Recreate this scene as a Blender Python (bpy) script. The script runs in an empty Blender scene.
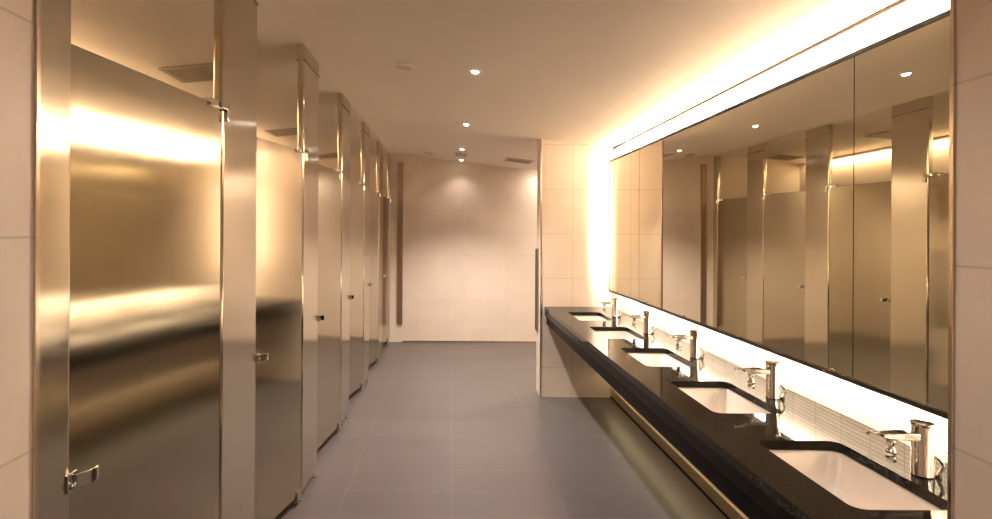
import bpy, bmesh, math
from mathutils import Vector, Matrix
PI = math.pi
scene = bpy.context.scene
COL = scene.collection

# ------------------------------------------------------------------ dimensions (metres; x right, y depth, z up)
EYE = 1.48            # camera height
F_PX = 580.0          # focal length in pixels of a 992-wide frame
STALL_X = -0.796      # face of the stall pilasters
WALL_X = 1.46         # wall behind the mirror
MIR_X = 1.36          # mirror face
PIL_Y = 5.20          # near face of the wall stub that ends the vanity
BACK_Y = 7.75
COL_Y = 1.28          # end of the near right wall
NEAR_Y = -2.6
CNT_X0, CNT_Z = 0.85, 0.812
def zc(x, far=False):  # underside of the (slightly sloping) ceiling
    z = 2.240 + (WALL_X - max(x, -.80)) * 0.115 + (0.02 if far else 0.0)
    return z - max(0.0, -.80 - x) * 0.095          # falls again over the stalls

# ------------------------------------------------------------------ materials
def new_mat(name):
    m = bpy.data.materials.new(name); m.use_nodes = True
    nt = m.node_tree
    return m, nt, nt.nodes['Principled BSDF']
def setp(b, **k):
    for a, v in k.items():
        b.inputs[a.replace('_', ' ')].default_value = v
def rgb(c): return (c[0], c[1], c[2], 1.0)

def plain(name, col, rough=0.5, metal=0.0, **k):
    m, nt, b = new_mat(name)
    setp(b, Base_Color=rgb(col), Roughness=rough, Metallic=metal, **k)
    n = nt.nodes.new('ShaderNodeTexNoise'); n.inputs['Scale'].default_value = 40
    r = nt.nodes.new('ShaderNodeMapRange')
    r.inputs['To Min'].default_value = max(0.0, rough * 0.9); r.inputs['To Max'].default_value = min(1.0, rough * 1.1 + .005)
    t = nt.nodes.new('ShaderNodeTexCoord')
    nt.links.new(t.outputs['Object'], n.inputs['Vector'])
    nt.links.new(n.outputs['Fac'], r.inputs['Value'])
    nt.links.new(r.outputs['Result'], b.inputs['Roughness'])
    return m

def emit(name, col, s):
    m, nt, b = new_mat(name)
    setp(b, Base_Color=(0, 0, 0, 1), Emission_Color=rgb(col), Emission_Strength=s)
    return m

def steel(name, col, rough, aniso, wave=0.0):
    m, nt, b = new_mat(name)
    setp(b, Base_Color=rgb(col), Metallic=1.0, Roughness=rough, Anisotropic=aniso)
    tg = nt.nodes.new('ShaderNodeTangent'); tg.direction_type = 'UV_MAP'; tg.uv_map = 'UVMap'
    nt.links.new(tg.outputs['Tangent'], b.inputs['Tangent'])
    t = nt.nodes.new('ShaderNodeTexCoord')
    mp = nt.nodes.new('ShaderNodeMapping'); mp.inputs['Scale'].default_value = (900, 900, 4)
    n = nt.nodes.new('ShaderNodeTexNoise'); n.inputs['Scale'].default_value = 1.0; n.inputs['Detail'].default_value = 2
    r = nt.nodes.new('ShaderNodeMapRange'); r.inputs['To Min'].default_value = rough * .85; r.inputs['To Max'].default_value = rough * 1.2
    nt.links.new(t.outputs['Object'], mp.inputs['Vector']); nt.links.new(mp.outputs['Vector'], n.inputs['Vector'])
    nt.links.new(n.outputs['Fac'], r.inputs['Value']); nt.links.new(r.outputs['Result'], b.inputs['Roughness'])
    if wave:
        n2 = nt.nodes.new('ShaderNodeTexNoise'); n2.inputs['Scale'].default_value = 1.3; n2.inputs['Detail'].default_value = 0
        bp = nt.nodes.new('ShaderNodeBump'); bp.inputs['Strength'].default_value = wave; bp.inputs['Distance'].default_value = 0.02
        nt.links.new(t.outputs['Object'], n2.inputs['Vector']); nt.links.new(n2.outputs['Fac'], bp.inputs['Height'])
        nt.links.new(bp.outputs['Normal'], b.inputs['Normal'])
    return m

def tiles(name, c1, c2, joint, w, h, off, rough, floor=False, mortar=0.003, mottled=0.06, bump=0.15, spec=0.5):
    m, nt, b = new_mat(name)
    t = nt.nodes.new('ShaderNodeTexCoord'); s = nt.nodes.new('ShaderNodeSeparateXYZ'); c = nt.nodes.new('ShaderNodeCombineXYZ')
    nt.links.new(t.outputs['Object'], s.inputs[0])
    if floor:
        nt.links.new(s.outputs['X'], c.inputs['X']); nt.links.new(s.outputs['Y'], c.inputs['Y'])
    else:
        ad = nt.nodes.new('ShaderNodeMath'); ad.operation = 'ADD'
        nt.links.new(s.outputs['X'], ad.inputs[0]); nt.links.new(s.outputs['Y'], ad.inputs[1])
        nt.links.new(ad.outputs[0], c.inputs['X']); nt.links.new(s.outputs['Z'], c.inputs['Y'])
    mp = nt.nodes.new('ShaderNodeMapping'); mp.inputs['Location'].default_value = (-off[0], -off[1], 0)
    nt.links.new(c.outputs[0], mp.inputs['Vector'])
    br = nt.nodes.new('ShaderNodeTexBrick'); br.offset = 0.0; br.squash = 1.0
    for k, v in (('Scale', 1.0), ('Mortar Size', mortar), ('Mortar Smooth', 0.1), ('Bias', 0.0), ('Brick Width', w), ('Row Height', h)):
        br.inputs[k].default_value = v
    br.inputs['Color1'].default_value = rgb(c1); br.inputs['Color2'].default_value = rgb(c2); br.inputs['Mortar'].default_value = rgb(joint)
    nt.links.new(mp.outputs['Vector'], br.inputs['Vector'])
    n = nt.nodes.new('ShaderNodeTexNoise'); n.inputs['Scale'].default_value = 2.2; n.inputs['Detail'].default_value = 6; n.inputs['Roughness'].default_value = .62
    n.inputs['Distortion'].default_value = 0.6
    nt.links.new(t.outputs['Object'], n.inputs['Vector'])
    r = nt.nodes.new('ShaderNodeMapRange'); r.inputs['From Min'].default_value = .25; r.inputs['From Max'].default_value = .75
    r.inputs['To Min'].default_value = 1 - mottled; r.inputs['To Max'].default_value = 1 + mottled
    nt.links.new(n.outputs['Fac'], r.inputs['Value'])
    mx = nt.nodes.new('ShaderNodeVectorMath'); mx.operation = 'SCALE'
    nt.links.new(br.outputs['Color'], mx.inputs[0]); nt.links.new(r.outputs['Result'], mx.inputs['Scale'])
    nt.links.new(mx.outputs[0], b.inputs['Base Color'])
    bp = nt.nodes.new('ShaderNodeBump'); bp.invert = True; bp.inputs['Strength'].default_value = bump; bp.inputs['Distance'].default_value = 0.002
    nt.links.new(br.outputs['Fac'], bp.inputs['Height']); nt.links.new(bp.outputs['Normal'], b.inputs['Normal'])
    setp(b, Roughness=rough, Specular_IOR_Level=spec)
    return m

M = {}
BEIGE1, BEIGE2, JOINT = (.67, .56, .46), (.69, .58, .48), (.53, .43, .345)
M['wall_tile'] = tiles('beige_wall_tile', BEIGE1, BEIGE2, JOINT, 1.2, .40, (.3, .265), .35)
M['wall_tile_right'] = tiles('beige_wall_tile_right', BEIGE1, BEIGE2, JOINT, 1.2, .40, (.3, .21), .35)
M['back_tile'] = tiles('beige_far_wall_tile', BEIGE1, BEIGE2, (.60, .485, .39), .6, .30, (.11, .27), .32, mortar=.002)
M['floor_tile'] = tiles('grey_floor_tile', (.074, .061, .056), (.080, .066, .061), (.155, .13, .12), .6, .30, (.018, .0), .34, True, mortar=.0015, mottled=.08, spec=.4)
M['mosaic'] = tiles('white_strip_mosaic', (.76, .66, .55), (.66, .56, .45), (.42, .33, .25), .15, .0145, (0, .812), .25, mortar=.0022, mottled=.05, bump=.4)
M['ceiling'] = plain('ceiling_paint', (.80, .71, .61), .8)
M['steel'] = steel('brushed_steel', (.49, .44, .345), .12, .75, .0)
M['steel_pil'] = steel('brushed_steel_pilaster', (.62, .56, .46), .15, .75, .0)
M['steel_dark'] = steel('dark_brushed_steel', (.25, .19, .14), .35, .5)
M['base_steel'] = plain('satin_gold_steel', (.66, .54, .38), .4, 1.0)
M['front'] = plain('black_granite_front', (.005, .004, .003), .25, Specular_IOR_Level=.05)
M['strip_steel'] = plain('bronzed_steel', (.42, .31, .22), .45, 1.0)
M['chrome'] = plain('chrome', (.62, .60, .57), .06, 1.0)
M['edge'] = plain('polished_steel_edge', (.72, .62, .50), .2, 1.0)
M['mirror'] = plain('mirror_glass', (.82, .79, .66), .004, 1.0)
M['mir_edge'] = plain('mirror_black_edge', (.012, .010, .008), .4)
M['gap'] = plain('matt_gap_shade', (.02, .013, .008), .9, Specular_IOR_Level=0.0)  # near-black colour standing in for the shade of narrow gaps
M['white_box'] = plain('white_painted_box', (.75, .68, .58), .5)
M['ceramic'] = plain('white_ceramic', (.84, .77, .70), .12)
M['black'] = plain('black_apron', (.004, .003, .003), .4, Specular_IOR_Level=.06)
M['under'] = plain('black_under_counter_panel', (.02, .016, .012), .5)
M['grille'] = plain('grey_grille', (.40, .32, .25), .5)
M['grille_dark'] = plain('grille_dark', (.05, .04, .03), .7)
M['offwhite'] = plain('off_white_plastic', (.62, .50, .40), .5)
M['led'] = emit('led_strip', (1.0, .82, .55), 8.0)
M['lamp'] = emit('downlight_lens', (1.0, .90, .78), 12.0)
M['drain_dark'] = plain('drain_shadow', (.02, .02, .02), .6)

m, nt, b = new_mat('black_granite')
t = nt.nodes.new('ShaderNodeTexCoord')
n = nt.nodes.new('ShaderNodeTexNoise'); n.inputs['Scale'].default_value = 130; n.inputs['Detail'].default_value = 3
cr = nt.nodes.new('ShaderNodeValToRGB')
cr.color_ramp.elements[0].position = .5; cr.color_ramp.elements[0].color = (.010, .008, .006, 1)
cr.color_ramp.elements[1].position = .72; cr.color_ramp.elements[1].color = (.035, .028, .02, 1)
nt.links.new(t.outputs['Object'], n.inputs['Vector']); nt.links.new(n.outputs['Fac'], cr.inputs['Fac'])
nt.links.new(cr.outputs['Color'], b.inputs['Base Color'])
setp(b, Roughness=.05, Specular_IOR_Level=.12)
M['granite'] = m

# ------------------------------------------------------------------ mesh helpers
def link(name, bm, mat, parent=None, smooth=False, bevel=0.0, seg=2):
    """One bmesh -> one mesh object; UVs run horizontally (u) and upwards (v)."""
    bmesh.ops.recalc_face_normals(bm, faces=bm.faces[:])
    uv = bm.loops.layers.uv.new('UVMap')
    for f in bm.faces:
        nx, ny, nz = (abs(c) for c in f.normal)
        for l in f.loops:
            co = l.vert.co
            if nz > .8: l[uv].uv = (co.y, co.x)
            else: l[uv].uv = ((co.y if nx > ny else co.x), co.z)
    me = bpy.data.meshes.new(name); bm.to_mesh(me); bm.free()
    for p in me.polygons: p.use_smooth = smooth
    me.materials.append(mat)
    o = bpy.data.objects.new(name, me); COL.objects.link(o)
    if parent is not None: o.parent = parent
    if bevel:
        md = o.modifiers.new('bevel', 'BEVEL'); md.width = bevel; md.segments = seg; md.limit_method = 'ANGLE'
        md.angle_limit = math.radians(40)
        md.harden_normals = False
    return o
def box(bm, x0, x1, y0, y1, z0, z1):
    v = [bm.verts.new((x, y, z)) for x in (x0, x1) for y in (y0, y1) for z in (z0, z1)]
    for q in ((0, 1, 3, 2), (4, 6, 7, 5), (0, 4, 5, 1), (2, 3, 7, 6), (0, 2, 6, 4), (1, 5, 7, 3)):
        bm.faces.new([v[i] for i in q])
def B(*a):
    bm = bmesh.new(); box(bm, *a); return bm
def ring(bm, c, ax, r, n=20):
    c = Vector(c); ax = Vector(ax).normalized()
    u = ax.orthogonal().normalized(); w = ax.cross(u)
    return [bm.verts.new(c + (u * math.cos(2*PI*k/n) + w * math.sin(2*PI*k/n)) * r) for k in range(n)]
def loft(bm, rings, cap=True):
    for a, b2 in zip(rings, rings[1:]):
        n = len(a)
        for k in range(n): bm.faces.new((a[k], a[(k+1) % n], b2[(k+1) % n], b2[k]))
    if cap:
        bm.faces.new(rings[0][::-1]); bm.faces.new(rings[-1])
def lathe(bm, prof, c=(0, 0, 0), n=24):     # profile of (radius, z)
    loft(bm, [[bm.verts.new((c[0] + r*math.cos(2*PI*k/n), c[1] + r*math.sin(2*PI*k/n), c[2] + z)) for k in range(n)] for r, z in prof])
def tube(bm, pts, r, n=10):
    pts = [Vector(p) for p in pts]; rs = []
    for i, p in enumerate(pts):
        d = pts[min(i+1, len(pts)-1)] - pts[max(i-1, 0)]
        d.normalize()
        u = Vector((0, 1, 0)) - d * d.y
        u.normalize()
        w = d.cross(u); rr = r[i] if isinstance(r, (list, tuple)) else r
        rs.append([bm.verts.new(p + (u*math.cos(2*PI*k/n) + w*math.sin(2*PI*k/n))*rr) for k in range(n)])
    loft(bm, rs)
def rrect(x0, x1, y0, y1, r, n=6):
    pts = []
    for cx, cy, a0 in ((x1-r, y1-r, 0), (x0+r, y1-r, PI/2), (x0+r, y0+r, PI), (x1-r, y0+r, 1.5*PI)):
        for k in range(n+1):
            a = a0 + PI/2*k/n; pts.append((cx + r*math.cos(a), cy + r*math.sin(a)))
    return pts
def thing(name, label, cat, loc=(0, 0, 0), group=None):
    o = bpy.data.objects.new(name, None); COL.objects.link(o); o.location = loc; o.empty_display_size = .1
    return tag(o, label, cat, group)
def tag(o, label, cat, group=None):
    o['label'] = label; o['category'] = cat; o['kind'] = 'thing'
    if group: o['group'] = group
    return o
def struct(name, bm, mat, **k):
    o = link(name, bm, mat, **k); o['kind'] = 'structure'; return o
def part(o, label): o['label'] = label; return o
def copy_tree(o, parent=None):
    c = o.copy(); COL.objects.link(c)
    if parent is not None: c.parent = parent
    for ch in [x for x in o.children]: copy_tree(ch, c)
    return c

# ------------------------------------------------------------------ the room
struct('floor', B(-1.95, 2.6, NEAR_Y, BACK_Y, -.1, 0), M['floor_tile'])
def ceil_slab(y0, y1, far):
    bm = bmesh.new()
    prof = [(x, zc(x, far)) for x in (-2.05, -.80, 2.7)] + [(2.7, 3.0), (-.8, 3.0), (-2.05, 3.0)]
    loft(bm, [[bm.verts.new((x, y, z)) for x, z in prof] for y in (y0, y1)])
    return bm
struct('ceiling', ceil_slab(NEAR_Y - .1, PIL_Y, False), M['ceiling'])
struct('ceiling_far', ceil_slab(PIL_Y, BACK_Y + .1, True), M['ceiling'])
def wall_box(name, x0, x1, y0, y1, mat):            # top follows the slope of the ceiling
    far = y0 >= PIL_Y
    bm = bmesh.new(); v = []
    for x in (x0, x1):
        for y in (y0, y1):
            for z in (0, 2.95): v.append(bm.verts.new((x, y, z)))
    for q in ((0, 1, 3, 2), (4, 6, 7, 5), (0, 4, 5, 1), (2, 3, 7, 6), (0, 2, 6, 4), (1, 5, 7, 3)): bm.faces.new([v[i] for i in q])
    return struct(name, bm, mat)
wall_box('wall_back', -2.05, 2.7, BACK_Y, BACK_Y + .1, M['back_tile'])
wall_box('wall_stall_rear', -2.05, -1.95, 1.09, BACK_Y, M['wall_tile'])
wall_box('wall_left', -2.05, -.782, NEAR_Y, 1.09, M['wall_tile'])
wall_box('wall_right', 1.11, 2.7, NEAR_Y, COL_Y, M['wall_tile_right'])
wall_box('wall_vanity', WALL_X, 2.7, COL_Y, PIL_Y, M['wall_tile'])
wall_box('wall_stub', .816, 2.7, PIL_Y, PIL_Y + .24, M['wall_tile'])
wall_box('wall_far_right', 2.6, 2.7, PIL_Y + .24, BACK_Y, M['back_tile'])
wall_box('wall_front', -.782, 1.11, NEAR_Y - .1, NEAR_Y, M['wall_tile'])
struct('trim_1', B(WALL_X - .008, WALL_X, COL_Y, PIL_Y, CNT_Z, 1.4), M['mosaic'])             # strip mosaic splashback
struct('trim_2', B(WALL_X - .008, WALL_X, COL_Y, PIL_Y, 2.226, 2.237), M['gap'])            # dark strip painted in as the shadow gap along the top of the wall
struct('baseboard_right', B(WALL_X - .012, WALL_X, COL_Y, PIL_Y, 0.008, .085), M['base_steel'], bevel=.011, seg=4)
struct('trim_7', B(WALL_X - .016, WALL_X, COL_Y, PIL_Y, 0, .008), M['gap'])  # dark strip painted in as the shaded gap under the baseboard
struct('trim_3', B(-.800, -.776, 1.088, 1.098, 0, 2.48), M['edge'])                            # metal corner trims
struct('trim_4', B(1.104, 1.126, COL_Y - .006, COL_Y + .004, 0, zc(1.11) - .002), M['edge'])
struct('trim_5', B(.811, .822, PIL_Y - .005, PIL_Y + .004, 0, zc(.82) - .002), M['edge'])
struct('trim_6', B(-.70, -.63, BACK_Y - .02, BACK_Y, .24, 2.40), M['strip_steel'])
struct('baseboard_back', B(-.63, 2.6, BACK_Y - .006, BACK_Y, 0, .02), M['edge'])

# ------------------------------------------------------------------ toilet stalls
DOOR_TOP, TH = 1.914, .038
PX0 = STALL_X - TH
pil_y = [2.03 + 1.12*k for k in range(6)]
PW = .36
ajar = [7.0, 12.0, 6.5, 9.0, 7.0, 7.0]
def make_door(parent, w, ang, hinge_y):
    """Door modelled with its hinge line at the origin and leaf running towards -y."""
    d = link('door', B(-.034, -.004, -w, -.006, .055, DOOR_TOP), M['steel'], parent, bevel=.003)
    d.location = (STALL_X, hinge_y, 0); d.rotation_euler = (0, 0, -math.radians(ang))
    bm = bmesh.new()                                    # clamp over the top corner + arm to the pilaster
    box(bm, -.044, .006, -.085, -.012, DOOR_TOP - .014, DOOR_TOP + .012)
    box(bm, .000, .014, -.030, .022, DOOR_TOP - .012, DOOR_TOP + .010)
    box(bm, .000, .014, .008, .030, DOOR_TOP - .052, DOOR_TOP + .010)
    link('hinge', bm, M['chrome'], d, bevel=.003)
    bm = bmesh.new()
    box(bm, -.040, .003, -.06, -.010, .040, .085)
    lathe(bm, [(.010, .0), (.012, .008), (.008, .012), (.008, .042)], (-.018, -.02, 0), 16)
    link('pivot_foot', bm, M['chrome'], d, bevel=.002)
    return d
def make_pilaster(parent, y0, y1, foot=True):
    p = link('pilaster', B(PX0, STALL_X, y0, y1, .045, zc(STALL_X) - .002), M['steel_pil'], parent, bevel=.010, seg=4)
    bm = bmesh.new(); box(bm, PX0 - .003, STALL_X + .003, y0 + .001, y1 - .001, 2.405, 2.413)  # thin dark strip around the pilaster near its top
    part(link('dark_strip', bm, M['steel_dark'], p), 'thin dark strip below the ceiling')
    for yy in (y0 + .03, y1 - .03):
        bm = bmesh.new(); lathe(bm, [(.018, 0), (.018, .006), (.009, .010), (.009, .048)], ((PX0 + STALL_X)/2, yy, 0), 16)
        link('foot', bm, M['chrome'], p)
    return p
def make_latch(parent, y):
    bm = bmesh.new()
    box(bm, STALL_X - .001, STALL_X + .005, y - .030, y + .004, .928, .968)     # plate
    prof = [(.010, .000), (.022, .014), (.028, .024), (.031, .038), (.030, .050)]
    top, bot = [], []
    pts = [(dx, dy) for dx, dy in prof]
    lo = [[bm.verts.new((STALL_X + dx, y - .012 + dy, z)) for z in (.934, .964)] for dx, dy in pts]
    hi = [[bm.verts.new((STALL_X + dx - .006, y - .012 + dy, z)) for z in (.934, .964)] for dx, dy in pts]
    for k in range(len(pts) - 1):
        bm.faces.new((lo[k][0], lo[k+1][0], lo[k+1][1], lo[k][1])); bm.faces.new((hi[k][0], hi[k][1], hi[k+1][1], hi[k+1][0]))
        bm.faces.new((lo[k][0], hi[k][0], hi[k+1][0], lo[k+1][0])); bm.faces.new((lo[k][1], lo[k+1][1], hi[k+1][1], hi[k][1]))
    bm.faces.new((lo[0][0], lo[0][1], hi[0][1], hi[0][0])); bm.faces.new((lo[-1][0], hi[-1][0], hi[-1][1], lo[-1][1]))
    l = link('latch', bm, M['chrome'], parent, bevel=.002)
    bm = bmesh.new()
    bmesh.ops.create_uvsphere(bm, u_segments=12, v_segments=8, radius=.008, matrix=Matrix.Translation((STALL_X + .007, y - .018, .942)))
    link('screw', bm, M['chrome'], l, smooth=True)
stall_labels = [
    'nearest brushed steel toilet stall, its large door filling the left of the photo',
    'brushed steel toilet stall second from the camera, door most ajar',
    'brushed steel toilet stall third from the camera in the row',
    'brushed steel toilet stall fourth from the camera in the row',
    'brushed steel toilet stall next to last before the far wall',
    'farthest brushed steel toilet stall in the row, against the beige far wall']
for k in range(6):
    t = thing('toilet_stall', stall_labels[k], 'toilet stall', (0, 0, 0), 'brushed steel stalls along the left side')
    y0 = pil_y[k]; y1 = min(y0 + PW, BACK_Y)
    make_pilaster(t, y0, y1)
    start = 1.235 if k == 0 else pil_y[k-1] + PW
    if k == 0: make_pilaster(t, 1.10, 1.222)
    make_door(t, y0 - start - .006, ajar[k], y0)
    make_latch(t, start + (0 if k == 0 else .032))
    if k < 5:
        link('partition', B(-1.945, PX0 - .001, y0 + PW*.6 - .012, y0 + PW*.6 + .012, .10, 1.90), M['steel'], t, bevel=.003)

# ------------------------------------------------------------------ counter with five sinks
SX0, SX1, SL, PITCH, SFAR = .985, 1.250, .465, .745, 1.868
sink_y = [(SFAR - SL + PITCH*k, SFAR + PITCH*k) for k in range(5)]
ctr = thing('vanity_counter', 'long black polished granite vanity counter under the backlit mirror', 'counter', (0, 0, 0))
bm = bmesh.new()
def loop_edges(bm, pts, z):
    vs = [bm.verts.new((x, y, z)) for x, y in pts]
    return vs, [bm.edges.new((vs[i], vs[(i+1) % len(vs)])) for i in range(len(vs))]
CY0, CY1, ST = COL_Y + .006, PIL_Y - .006, .030
outline = [(CNT_X0, CY0), (WALL_X - .010, CY0), (WALL_X - .010, CY1), (CNT_X0, CY1)]
allloops = [outline] + [rrect(SX0, SX1, a, b2, .035) for a, b2 in sink_y]
lay = []
for z in (CNT_Z, CNT_Z - ST):
    es, vs = [], []
    for lp in allloops:
        v, e = loop_edges(bm, lp, z); es += e; vs.append(v)
    bmesh.ops.triangle_fill(bm, use_beauty=True, use_dissolve=False, edges=es)
    lay.append(vs)
for a, b2 in zip(*lay):
    for i in range(len(a)):
        j = (i+1) % len(a); bm.faces.new((a[i], a[j], b2[j], b2[i]))
link('countertop', bm, M['granite'], ctr)
link('apron', B(CNT_X0, CNT_X0 + .02, CY0, CY1, CNT_Z - .078, CNT_Z - ST), M['front'], ctr)
link('lower_apron', B(CNT_X0 + .018, CNT_X0 + .038, CY0, CY1, CNT_Z - .157, CNT_Z - ST), M['black'], ctr)
for x in (1.06, 1.15): link('support_rail', B(x, x + .03, CY0, CY1, .600, .6355), M['black'], ctr)

def make_sink(label):
    s = thing('sink', label, 'sink', (0, 0, 0), 'white undermount sinks in the black counter')
    bm = bmesh.new(); cx = (SX0 + SX1)/2; L2, W2 = SL/2, (SX1 - SX0)/2
    def rr(g, z, r): return [bm.verts.new((x, y, z)) for x, y in rrect(-W2 - g, W2 + g, -L2 - g, L2 + g, r)]
    zt = CNT_Z - ST - .001
    rings = [rr(.004, zt - .006, .036), rr(.018, zt - .006, .05), rr(.018, zt, .05), rr(.004, zt, .038), rr(-.002, zt - .010, .036),
             rr(-.012, zt - .060, .040), rr(-.026, zt - .105, .050), rr(-.050, zt - .130, .060), rr(-.090, zt - .138, .03)]
    loft(bm, rings, cap=False); bm.faces.new(rings[-1])
    bm2 = bm
    outer = [rings[0]] + [rr(-.002, zt - .065, .04), rr(-.020, zt - .118, .05), rr(-.045, zt - .145, .06)]
    loft(bm2, outer, cap=False); bm2.faces.new(outer[-1])
    link('bowl', bm2, M['ceramic'], s, smooth=True)
    bm = bmesh.new(); lathe(bm, [(.030, zt - .138), (.030, zt - .133), (.024, zt - .131), (.020, zt - .135), (.002, zt - .134)], (0, 0, 0), 24)
    link('drain', bm, M['chrome'], s)
    return s
def make_faucet(label):
    f = thing('faucet', label, 'faucet', (0, 0, 0), 'chrome faucets along the counter')
    bm = bmesh.new()
    lathe(bm, [(.0275, .001), (.0275, .005), (.0265, .007), (.0265, .138)], (0, 0, 0), 28)
    link('body', bm, M['chrome'], f, smooth=True, bevel=.001)
    bm = bmesh.new()
    lathe(bm, [(.0255, .138), (.0285, .140), (.0290, .145), (.0285, .148), (.020, .150)], (0, 0, 0), 28)
    c = link('cap', bm, M['chrome'], f, smooth=True, bevel=.0008)
    bm = bmesh.new()                                     # flat spout, slightly tapered towards the tip
    secs = []
    for x, hw, zb, zt in ((-.015, .017, .098, .120), (-.05, .017, .100, .121), (-.100, .015, .102, .120), (-.118, .013, .106, .118)):
        secs.append([bm.verts.new((x, y, z)) for y, z in ((-hw, zb), (hw, zb), (hw, zt), (-hw, zt))])
    loft(bm, secs)
    link('spout', bm, M['chrome'], f, bevel=.003, seg=3)
    bm = bmesh.new()
    lathe(bm, [(.010, .102), (.0115, .092), (.008, .085), (.008, .076), (.0125, .072), (.0145, .062), (.010, .056), (.0135, .050), (.0125, .040), (.009, .038)], (-.088, 0, 0), 20)
    link('aerator', bm, M['chrome'], f, smooth=True)
    bm = bmesh.new()
    tube(bm, [(-.106, 0, .111), (-.128, 0, .116), (-.146, 0, .120), (-.153, 0, .114)], [.0035, .003, .0035, .0055])
    link('lever', bm, M['chrome'], f, smooth=True)
    bm = bmesh.new()
    tube(bm, [(.018, -.014, .060), (.028, -.019, .055), (.036, -.022, .042), (.036, -.022, .028), (.030, -.018, .012), (.030, -.018, .001)], [.0045, .005, .0055, .0045, .006, .008])
    link('pop_up_rod', bm, M['chrome'], f, smooth=True)
    return f
order = ['nearest the camera', 'second from the camera', 'in the middle of the five', 'second from the far end', 'at the far end by the tiled wall']
for k in range(5):
    ym = (sink_y[k][0] + sink_y[k][1]) / 2
    sl = 'white rectangular undermount sink in the black counter, ' + order[k]
    fl = 'chrome flat-spouted faucet on the black counter, ' + order[k]
    if k == 0: s0 = s = make_sink(sl); f0 = f = make_faucet(fl)
    else:
        s = copy_tree(s0); s['label'] = sl; f = copy_tree(f0); f['label'] = fl
    s.location = ((SX0 + SX1)/2, ym, 0); f.location = (1.312, ym - .03, CNT_Z)

# ------------------------------------------------------------------ backlit mirror
MZ0, MZ1, MY0, MY1 = .982, 2.085, 1.30, 4.96
mir = thing('wall_mirror', 'wide backlit wall mirror in three panes above the vanity counter', 'mirror', (0, 0, 0))
for a, b2 in ((4.172, MY1 - .008), (1.957, 4.168), (MY0 + .008, 1.953)):
    link('pane', B(MIR_X, MIR_X + .006, a, b2, MZ0 + .008, MZ1 - .008), M['mirror'], mir)
bm = bmesh.new()
for a in ((MY0, MY1, MZ0 - .007, MZ0 + .008), (MY0, MY1, MZ1 - .008, MZ1 + .008), (MY0, MY0 + .008, MZ0 + .008, MZ1 - .008), (MY1 - .008, MY1, MZ0 + .008, MZ1 - .008)):
    box(bm, MIR_X - .003, MIR_X + .03, *a)
part(link('edge_frame', bm, M['mir_edge'], mir), 'thin black edge frame')
link('backing', B(MIR_X + .007, MIR_X + .028, MY0 + .009, MY1 - .009, MZ0 + .009, MZ1 - .009), M['mir_edge'], mir)
link('mounting_box', B(MIR_X + .028, WALL_X - .009, MY0 + .055, MY1 - .055, MZ0 + .055, MZ1 - .055), M['white_box'], mir)
for a in ((MY0 + .06, MY1 - .06, MZ0 + .045, MZ0 + .0545), (MY0 + .06, MY1 - .06, MZ1 - .0545, MZ1 - .045)):
    link('led_strip', B(MIR_X + .045, MIR_X + .06, *a), M['led'], mir)
link('led_strip', B(MIR_X + .045, MIR_X + .06, MY1 - .0545, MY1 - .045, MZ0 + .06, MZ1 - .06), M['led'], mir)
link('clip', B(MIR_X - .006, MIR_X + .012, 2.05, 2.10, MZ0 - .003, MZ0 + .006), M['chrome'], mir)

# ------------------------------------------------------------------ ceiling fittings
tilt = math.atan(.115)        # the ceiling's slope, for flush fittings
def on_ceiling(o, x, y):
    o.location = (x, y, zc(x, y > PIL_Y)); o.rotation_euler = (0, tilt if x > -.8 else -math.atan(.095), 0)
def make_downlight(label):
    d = thing('recessed_downlight', label, 'ceiling light', (0, 0, 0), 'recessed ceiling downlights')
    bm = bmesh.new(); lathe(bm, [(.022, -.001), (.024, -.006), (.036, -.004), (.038, -.0005)], (0, 0, 0), 28)
    link('trim_ring', bm, M['offwhite'], d)
    bm = bmesh.new(); lathe(bm, [(.018, -.0005), (.019, -.0062), (.015, -.012), (.004, -.014)], (0, 0, 0), 28)
    link('lens', bm, M['lamp'], d)
    return d
dl = [(.138, 3.29, 'round downlight nearest the camera in the corridor ceiling'),
      (.134, 4.92, 'second round downlight, just before the ceiling step'),
      (.134, 6.55, 'round downlight just beyond the ceiling step'),
      (.140, 7.52, 'farthest round downlight, close to the beige far wall')]
for i, (x, y, lb) in enumerate(dl):
    if i == 0: d0 = o = make_downlight(lb)
    else: o = copy_tree(d0); o['label'] = lb
    on_ceiling(o, x, y)
for i, (x, y, lb) in enumerate(((-.27, 3.34, 'small round ceiling disc nearest the camera, left of the downlights'), (-.27, 7.25, 'small round ceiling disc near the far wall'))):
    bm = bmesh.new(); lathe(bm, [(.052, -.0005), (.054, -.010), (.046, -.018), (.010, -.020)], (0, 0, 0), 28)
    o = tag(link('smoke_detector', bm, M['offwhite'], None), lb, 'smoke detector', 'round ceiling discs'); on_ceiling(o, x, y)
bm = bmesh.new(); box(bm, -.07, .07, -.13, .13, -.006, -.0005)
o = tag(link('access_hatch', bm, M['grille'], None, bevel=.002), 'small grey square hatch between the two farthest downlights', 'hatch'); on_ceiling(o, .13, 7.03)
def make_vent(label, w, l, slots, frame, dark):
    v = thing('ceiling_vent', label, 'vent', (0, 0, 0))
    bm = bmesh.new(); t_ = .03
    for a in ((-w, w, -l, -l + t_), (-w, w, l - t_, l), (-w, -w + t_, -l + t_, l - t_), (w - t_, w, -l + t_, l - t_)): box(bm, *a, -.010, -.0005)
    link('frame', bm, frame, v, bevel=.002)
    link('backing', B(-w + t_, w - t_, -l + t_, l - t_, -.002, -.0005), dark, v)
    for k in range(slots):
        y = -l + t_ + (2*l - 2*t_) * (k + .5) / slots
        link('slat', B(-w + t_, w - t_, y - .006, y + .006, -.009, -.002), frame, v)
    return v
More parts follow.
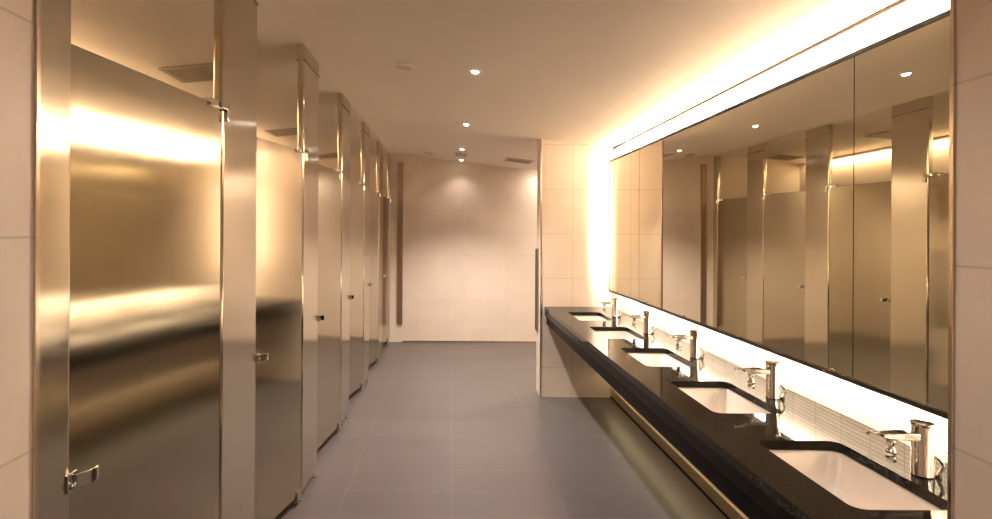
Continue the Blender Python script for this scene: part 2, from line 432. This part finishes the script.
o = make_vent('white framed air grille with dark slots near the far wall', .165, .16, 3, M['offwhite'], M['grille_dark']); on_ceiling(o, .82, 6.95)
for i, (x, y, lb) in enumerate(((-1.53, 3.50, 'grey exhaust vent seen above the nearest stall door'), (-1.60, 5.66, 'grey exhaust vent seen above the second stall door'), (-1.54, 7.40, 'grey exhaust vent seen above the third stall door'))):
    if i == 0: v0 = o = make_vent(lb, .16, .16, 8, M['grille'], M['grille_dark'])
    else: o = copy_tree(v0); o['label'] = lb
    o['group'] = 'exhaust vents over the stalls'; on_ceiling(o, x, y)

# slim dark unit on the end of the wall stub
w = thing('wall_mounted_dispenser', 'slim dark steel unit on the end of the tiled wall stub', 'dispenser', (0, 0, 0))
link('body', B(.801, .815, PIL_Y + .12, PIL_Y + .235, .56, 1.33), M['strip_steel'], w, bevel=.004)
link('rim', B(.799, .802, PIL_Y + .125, PIL_Y + .23, .575, 1.315), M['grille_dark'], w, bevel=.002)

# ------------------------------------------------------------------ lights
WARM = (1.0, .88, .73); DOWN = (1.0, .90, .84)
def area(name, loc, size, rot, energy, col, spread=PI):
    l = bpy.data.lights.new(name, 'AREA'); l.shape = 'RECTANGLE'; l.size, l.size_y = size
    l.energy = energy; l.color = col; l.spread = spread
    o = bpy.data.objects.new(name, l); COL.objects.link(o); o.location = loc; o.rotation_euler = rot
    return o
ly = (MY0 + MY1) / 2; ll = MY1 - MY0 - .14
# strips: an area light shines along its local -Z; size runs along local X, so turn X onto world Y
def strip(name, loc, length, direction, energy, col=WARM):
    d = Vector(direction).normalized(); z = -d
    x = Vector((0, 1, 0)) if abs(d.y) < .5 else Vector((0, 0, 1))
    x = (x - z * x.dot(z)).normalized(); y = z.cross(x)
    o = area(name, loc, (length, .02), (0, 0, 0), energy, col)
    o.rotation_euler = Matrix((x, y, z)).transposed().to_euler()
    return o
strip('mirror_glow_top', (MIR_X + .052, ly, MZ1 - .042), ll, (.05, 0, 1), 62)
strip('mirror_glow_bottom', (MIR_X + .052, ly, MZ0 + .042), ll, (.25, 0, -1), 18)
strip('mirror_glow_end', (MIR_X + .052, MY1 - .042, (MZ0 + MZ1)/2), MZ1 - MZ0 - .14, (.25, 1, 0), 4.5)
strip('stall_cove', (-1.90, 4.4, zc(-1.90) - .03), 6.4, (-.5, 0, -1), 12, (1.0, .78, .50))
def spot(loc, energy, ang=88, blend=1.0, col=DOWN, size=.03):
    l = bpy.data.lights.new('ceiling_spot', 'SPOT'); l.energy = energy; l.color = col; l.spot_size = math.radians(ang)
    l.spot_blend = blend; l.shadow_soft_size = size
    o = bpy.data.objects.new('ceiling_spot', l); COL.objects.link(o); o.location = loc
for (x, y, _), (e_, a_) in zip(dl, ((112, 100), (112, 100), (105, 110), (3, 120))):
    spot((x, y, zc(x, y > PIL_Y) - .04), e_, a_, .9, DOWN, .05)
for y in (1.7, .2, -1.3): spot((.14, y, zc(.14) - .04), 14, 150, 1.0)  # unseen lamps overhead and behind the camera, added to light the near end
spot((1.75, 6.5, zc(1.75, True) - .05), 62, 165, 1.0, WARM)  # unseen lamp in the side passage, added to brighten the far wall
a_ = area('side_passage_glow', (1.75, 7.45, zc(1.75, True) - .05), (1.3, .05), (math.radians(35), 0, 0), 4, WARM)
strip('under_counter_glow', (1.43, 3.24, .26), 3.8, (-.25, 0, -1), 1.0, (1.0, .78, .46))

wd = bpy.data.worlds.new('World'); scene.world = wd; wd.use_nodes = True
wd.node_tree.nodes['Background'].inputs['Color'].default_value = (1, .8, .6, 1)
wd.node_tree.nodes['Background'].inputs['Strength'].default_value = 0.0

# ------------------------------------------------------------------ camera
cd = bpy.data.cameras.new('camera'); cam = bpy.data.objects.new('camera', cd); COL.objects.link(cam)
cd.sensor_fit = 'HORIZONTAL'; cd.sensor_width = 36.0; cd.lens = 36.0 * F_PX / 992.0
cd.shift_x = (496 - 450) / 992.0; cd.shift_y = -(259.5 - 231.5) / 992.0
cd.clip_start = .02
cam.location = (0, 0, EYE)
cam.rotation_euler = (Matrix.Rotation(math.radians(90), 4, 'X') @ Matrix.Rotation(math.radians(.3), 4, 'Z')).to_euler()
scene.camera = cam

scene.view_settings.view_transform = 'Standard'; scene.view_settings.look = 'None'
scene.view_settings.gamma = 1.0; scene.view_settings.use_curve_mapping = False
scene.view_settings.exposure = 1.6
scene.cycles.max_bounces = 10; scene.cycles.diffuse_bounces = 5; scene.cycles.glossy_bounces = 6
scene.cycles.use_denoising = True
scene.cycles.caustics_reflective = True; scene.cycles.blur_glossy = 0.5
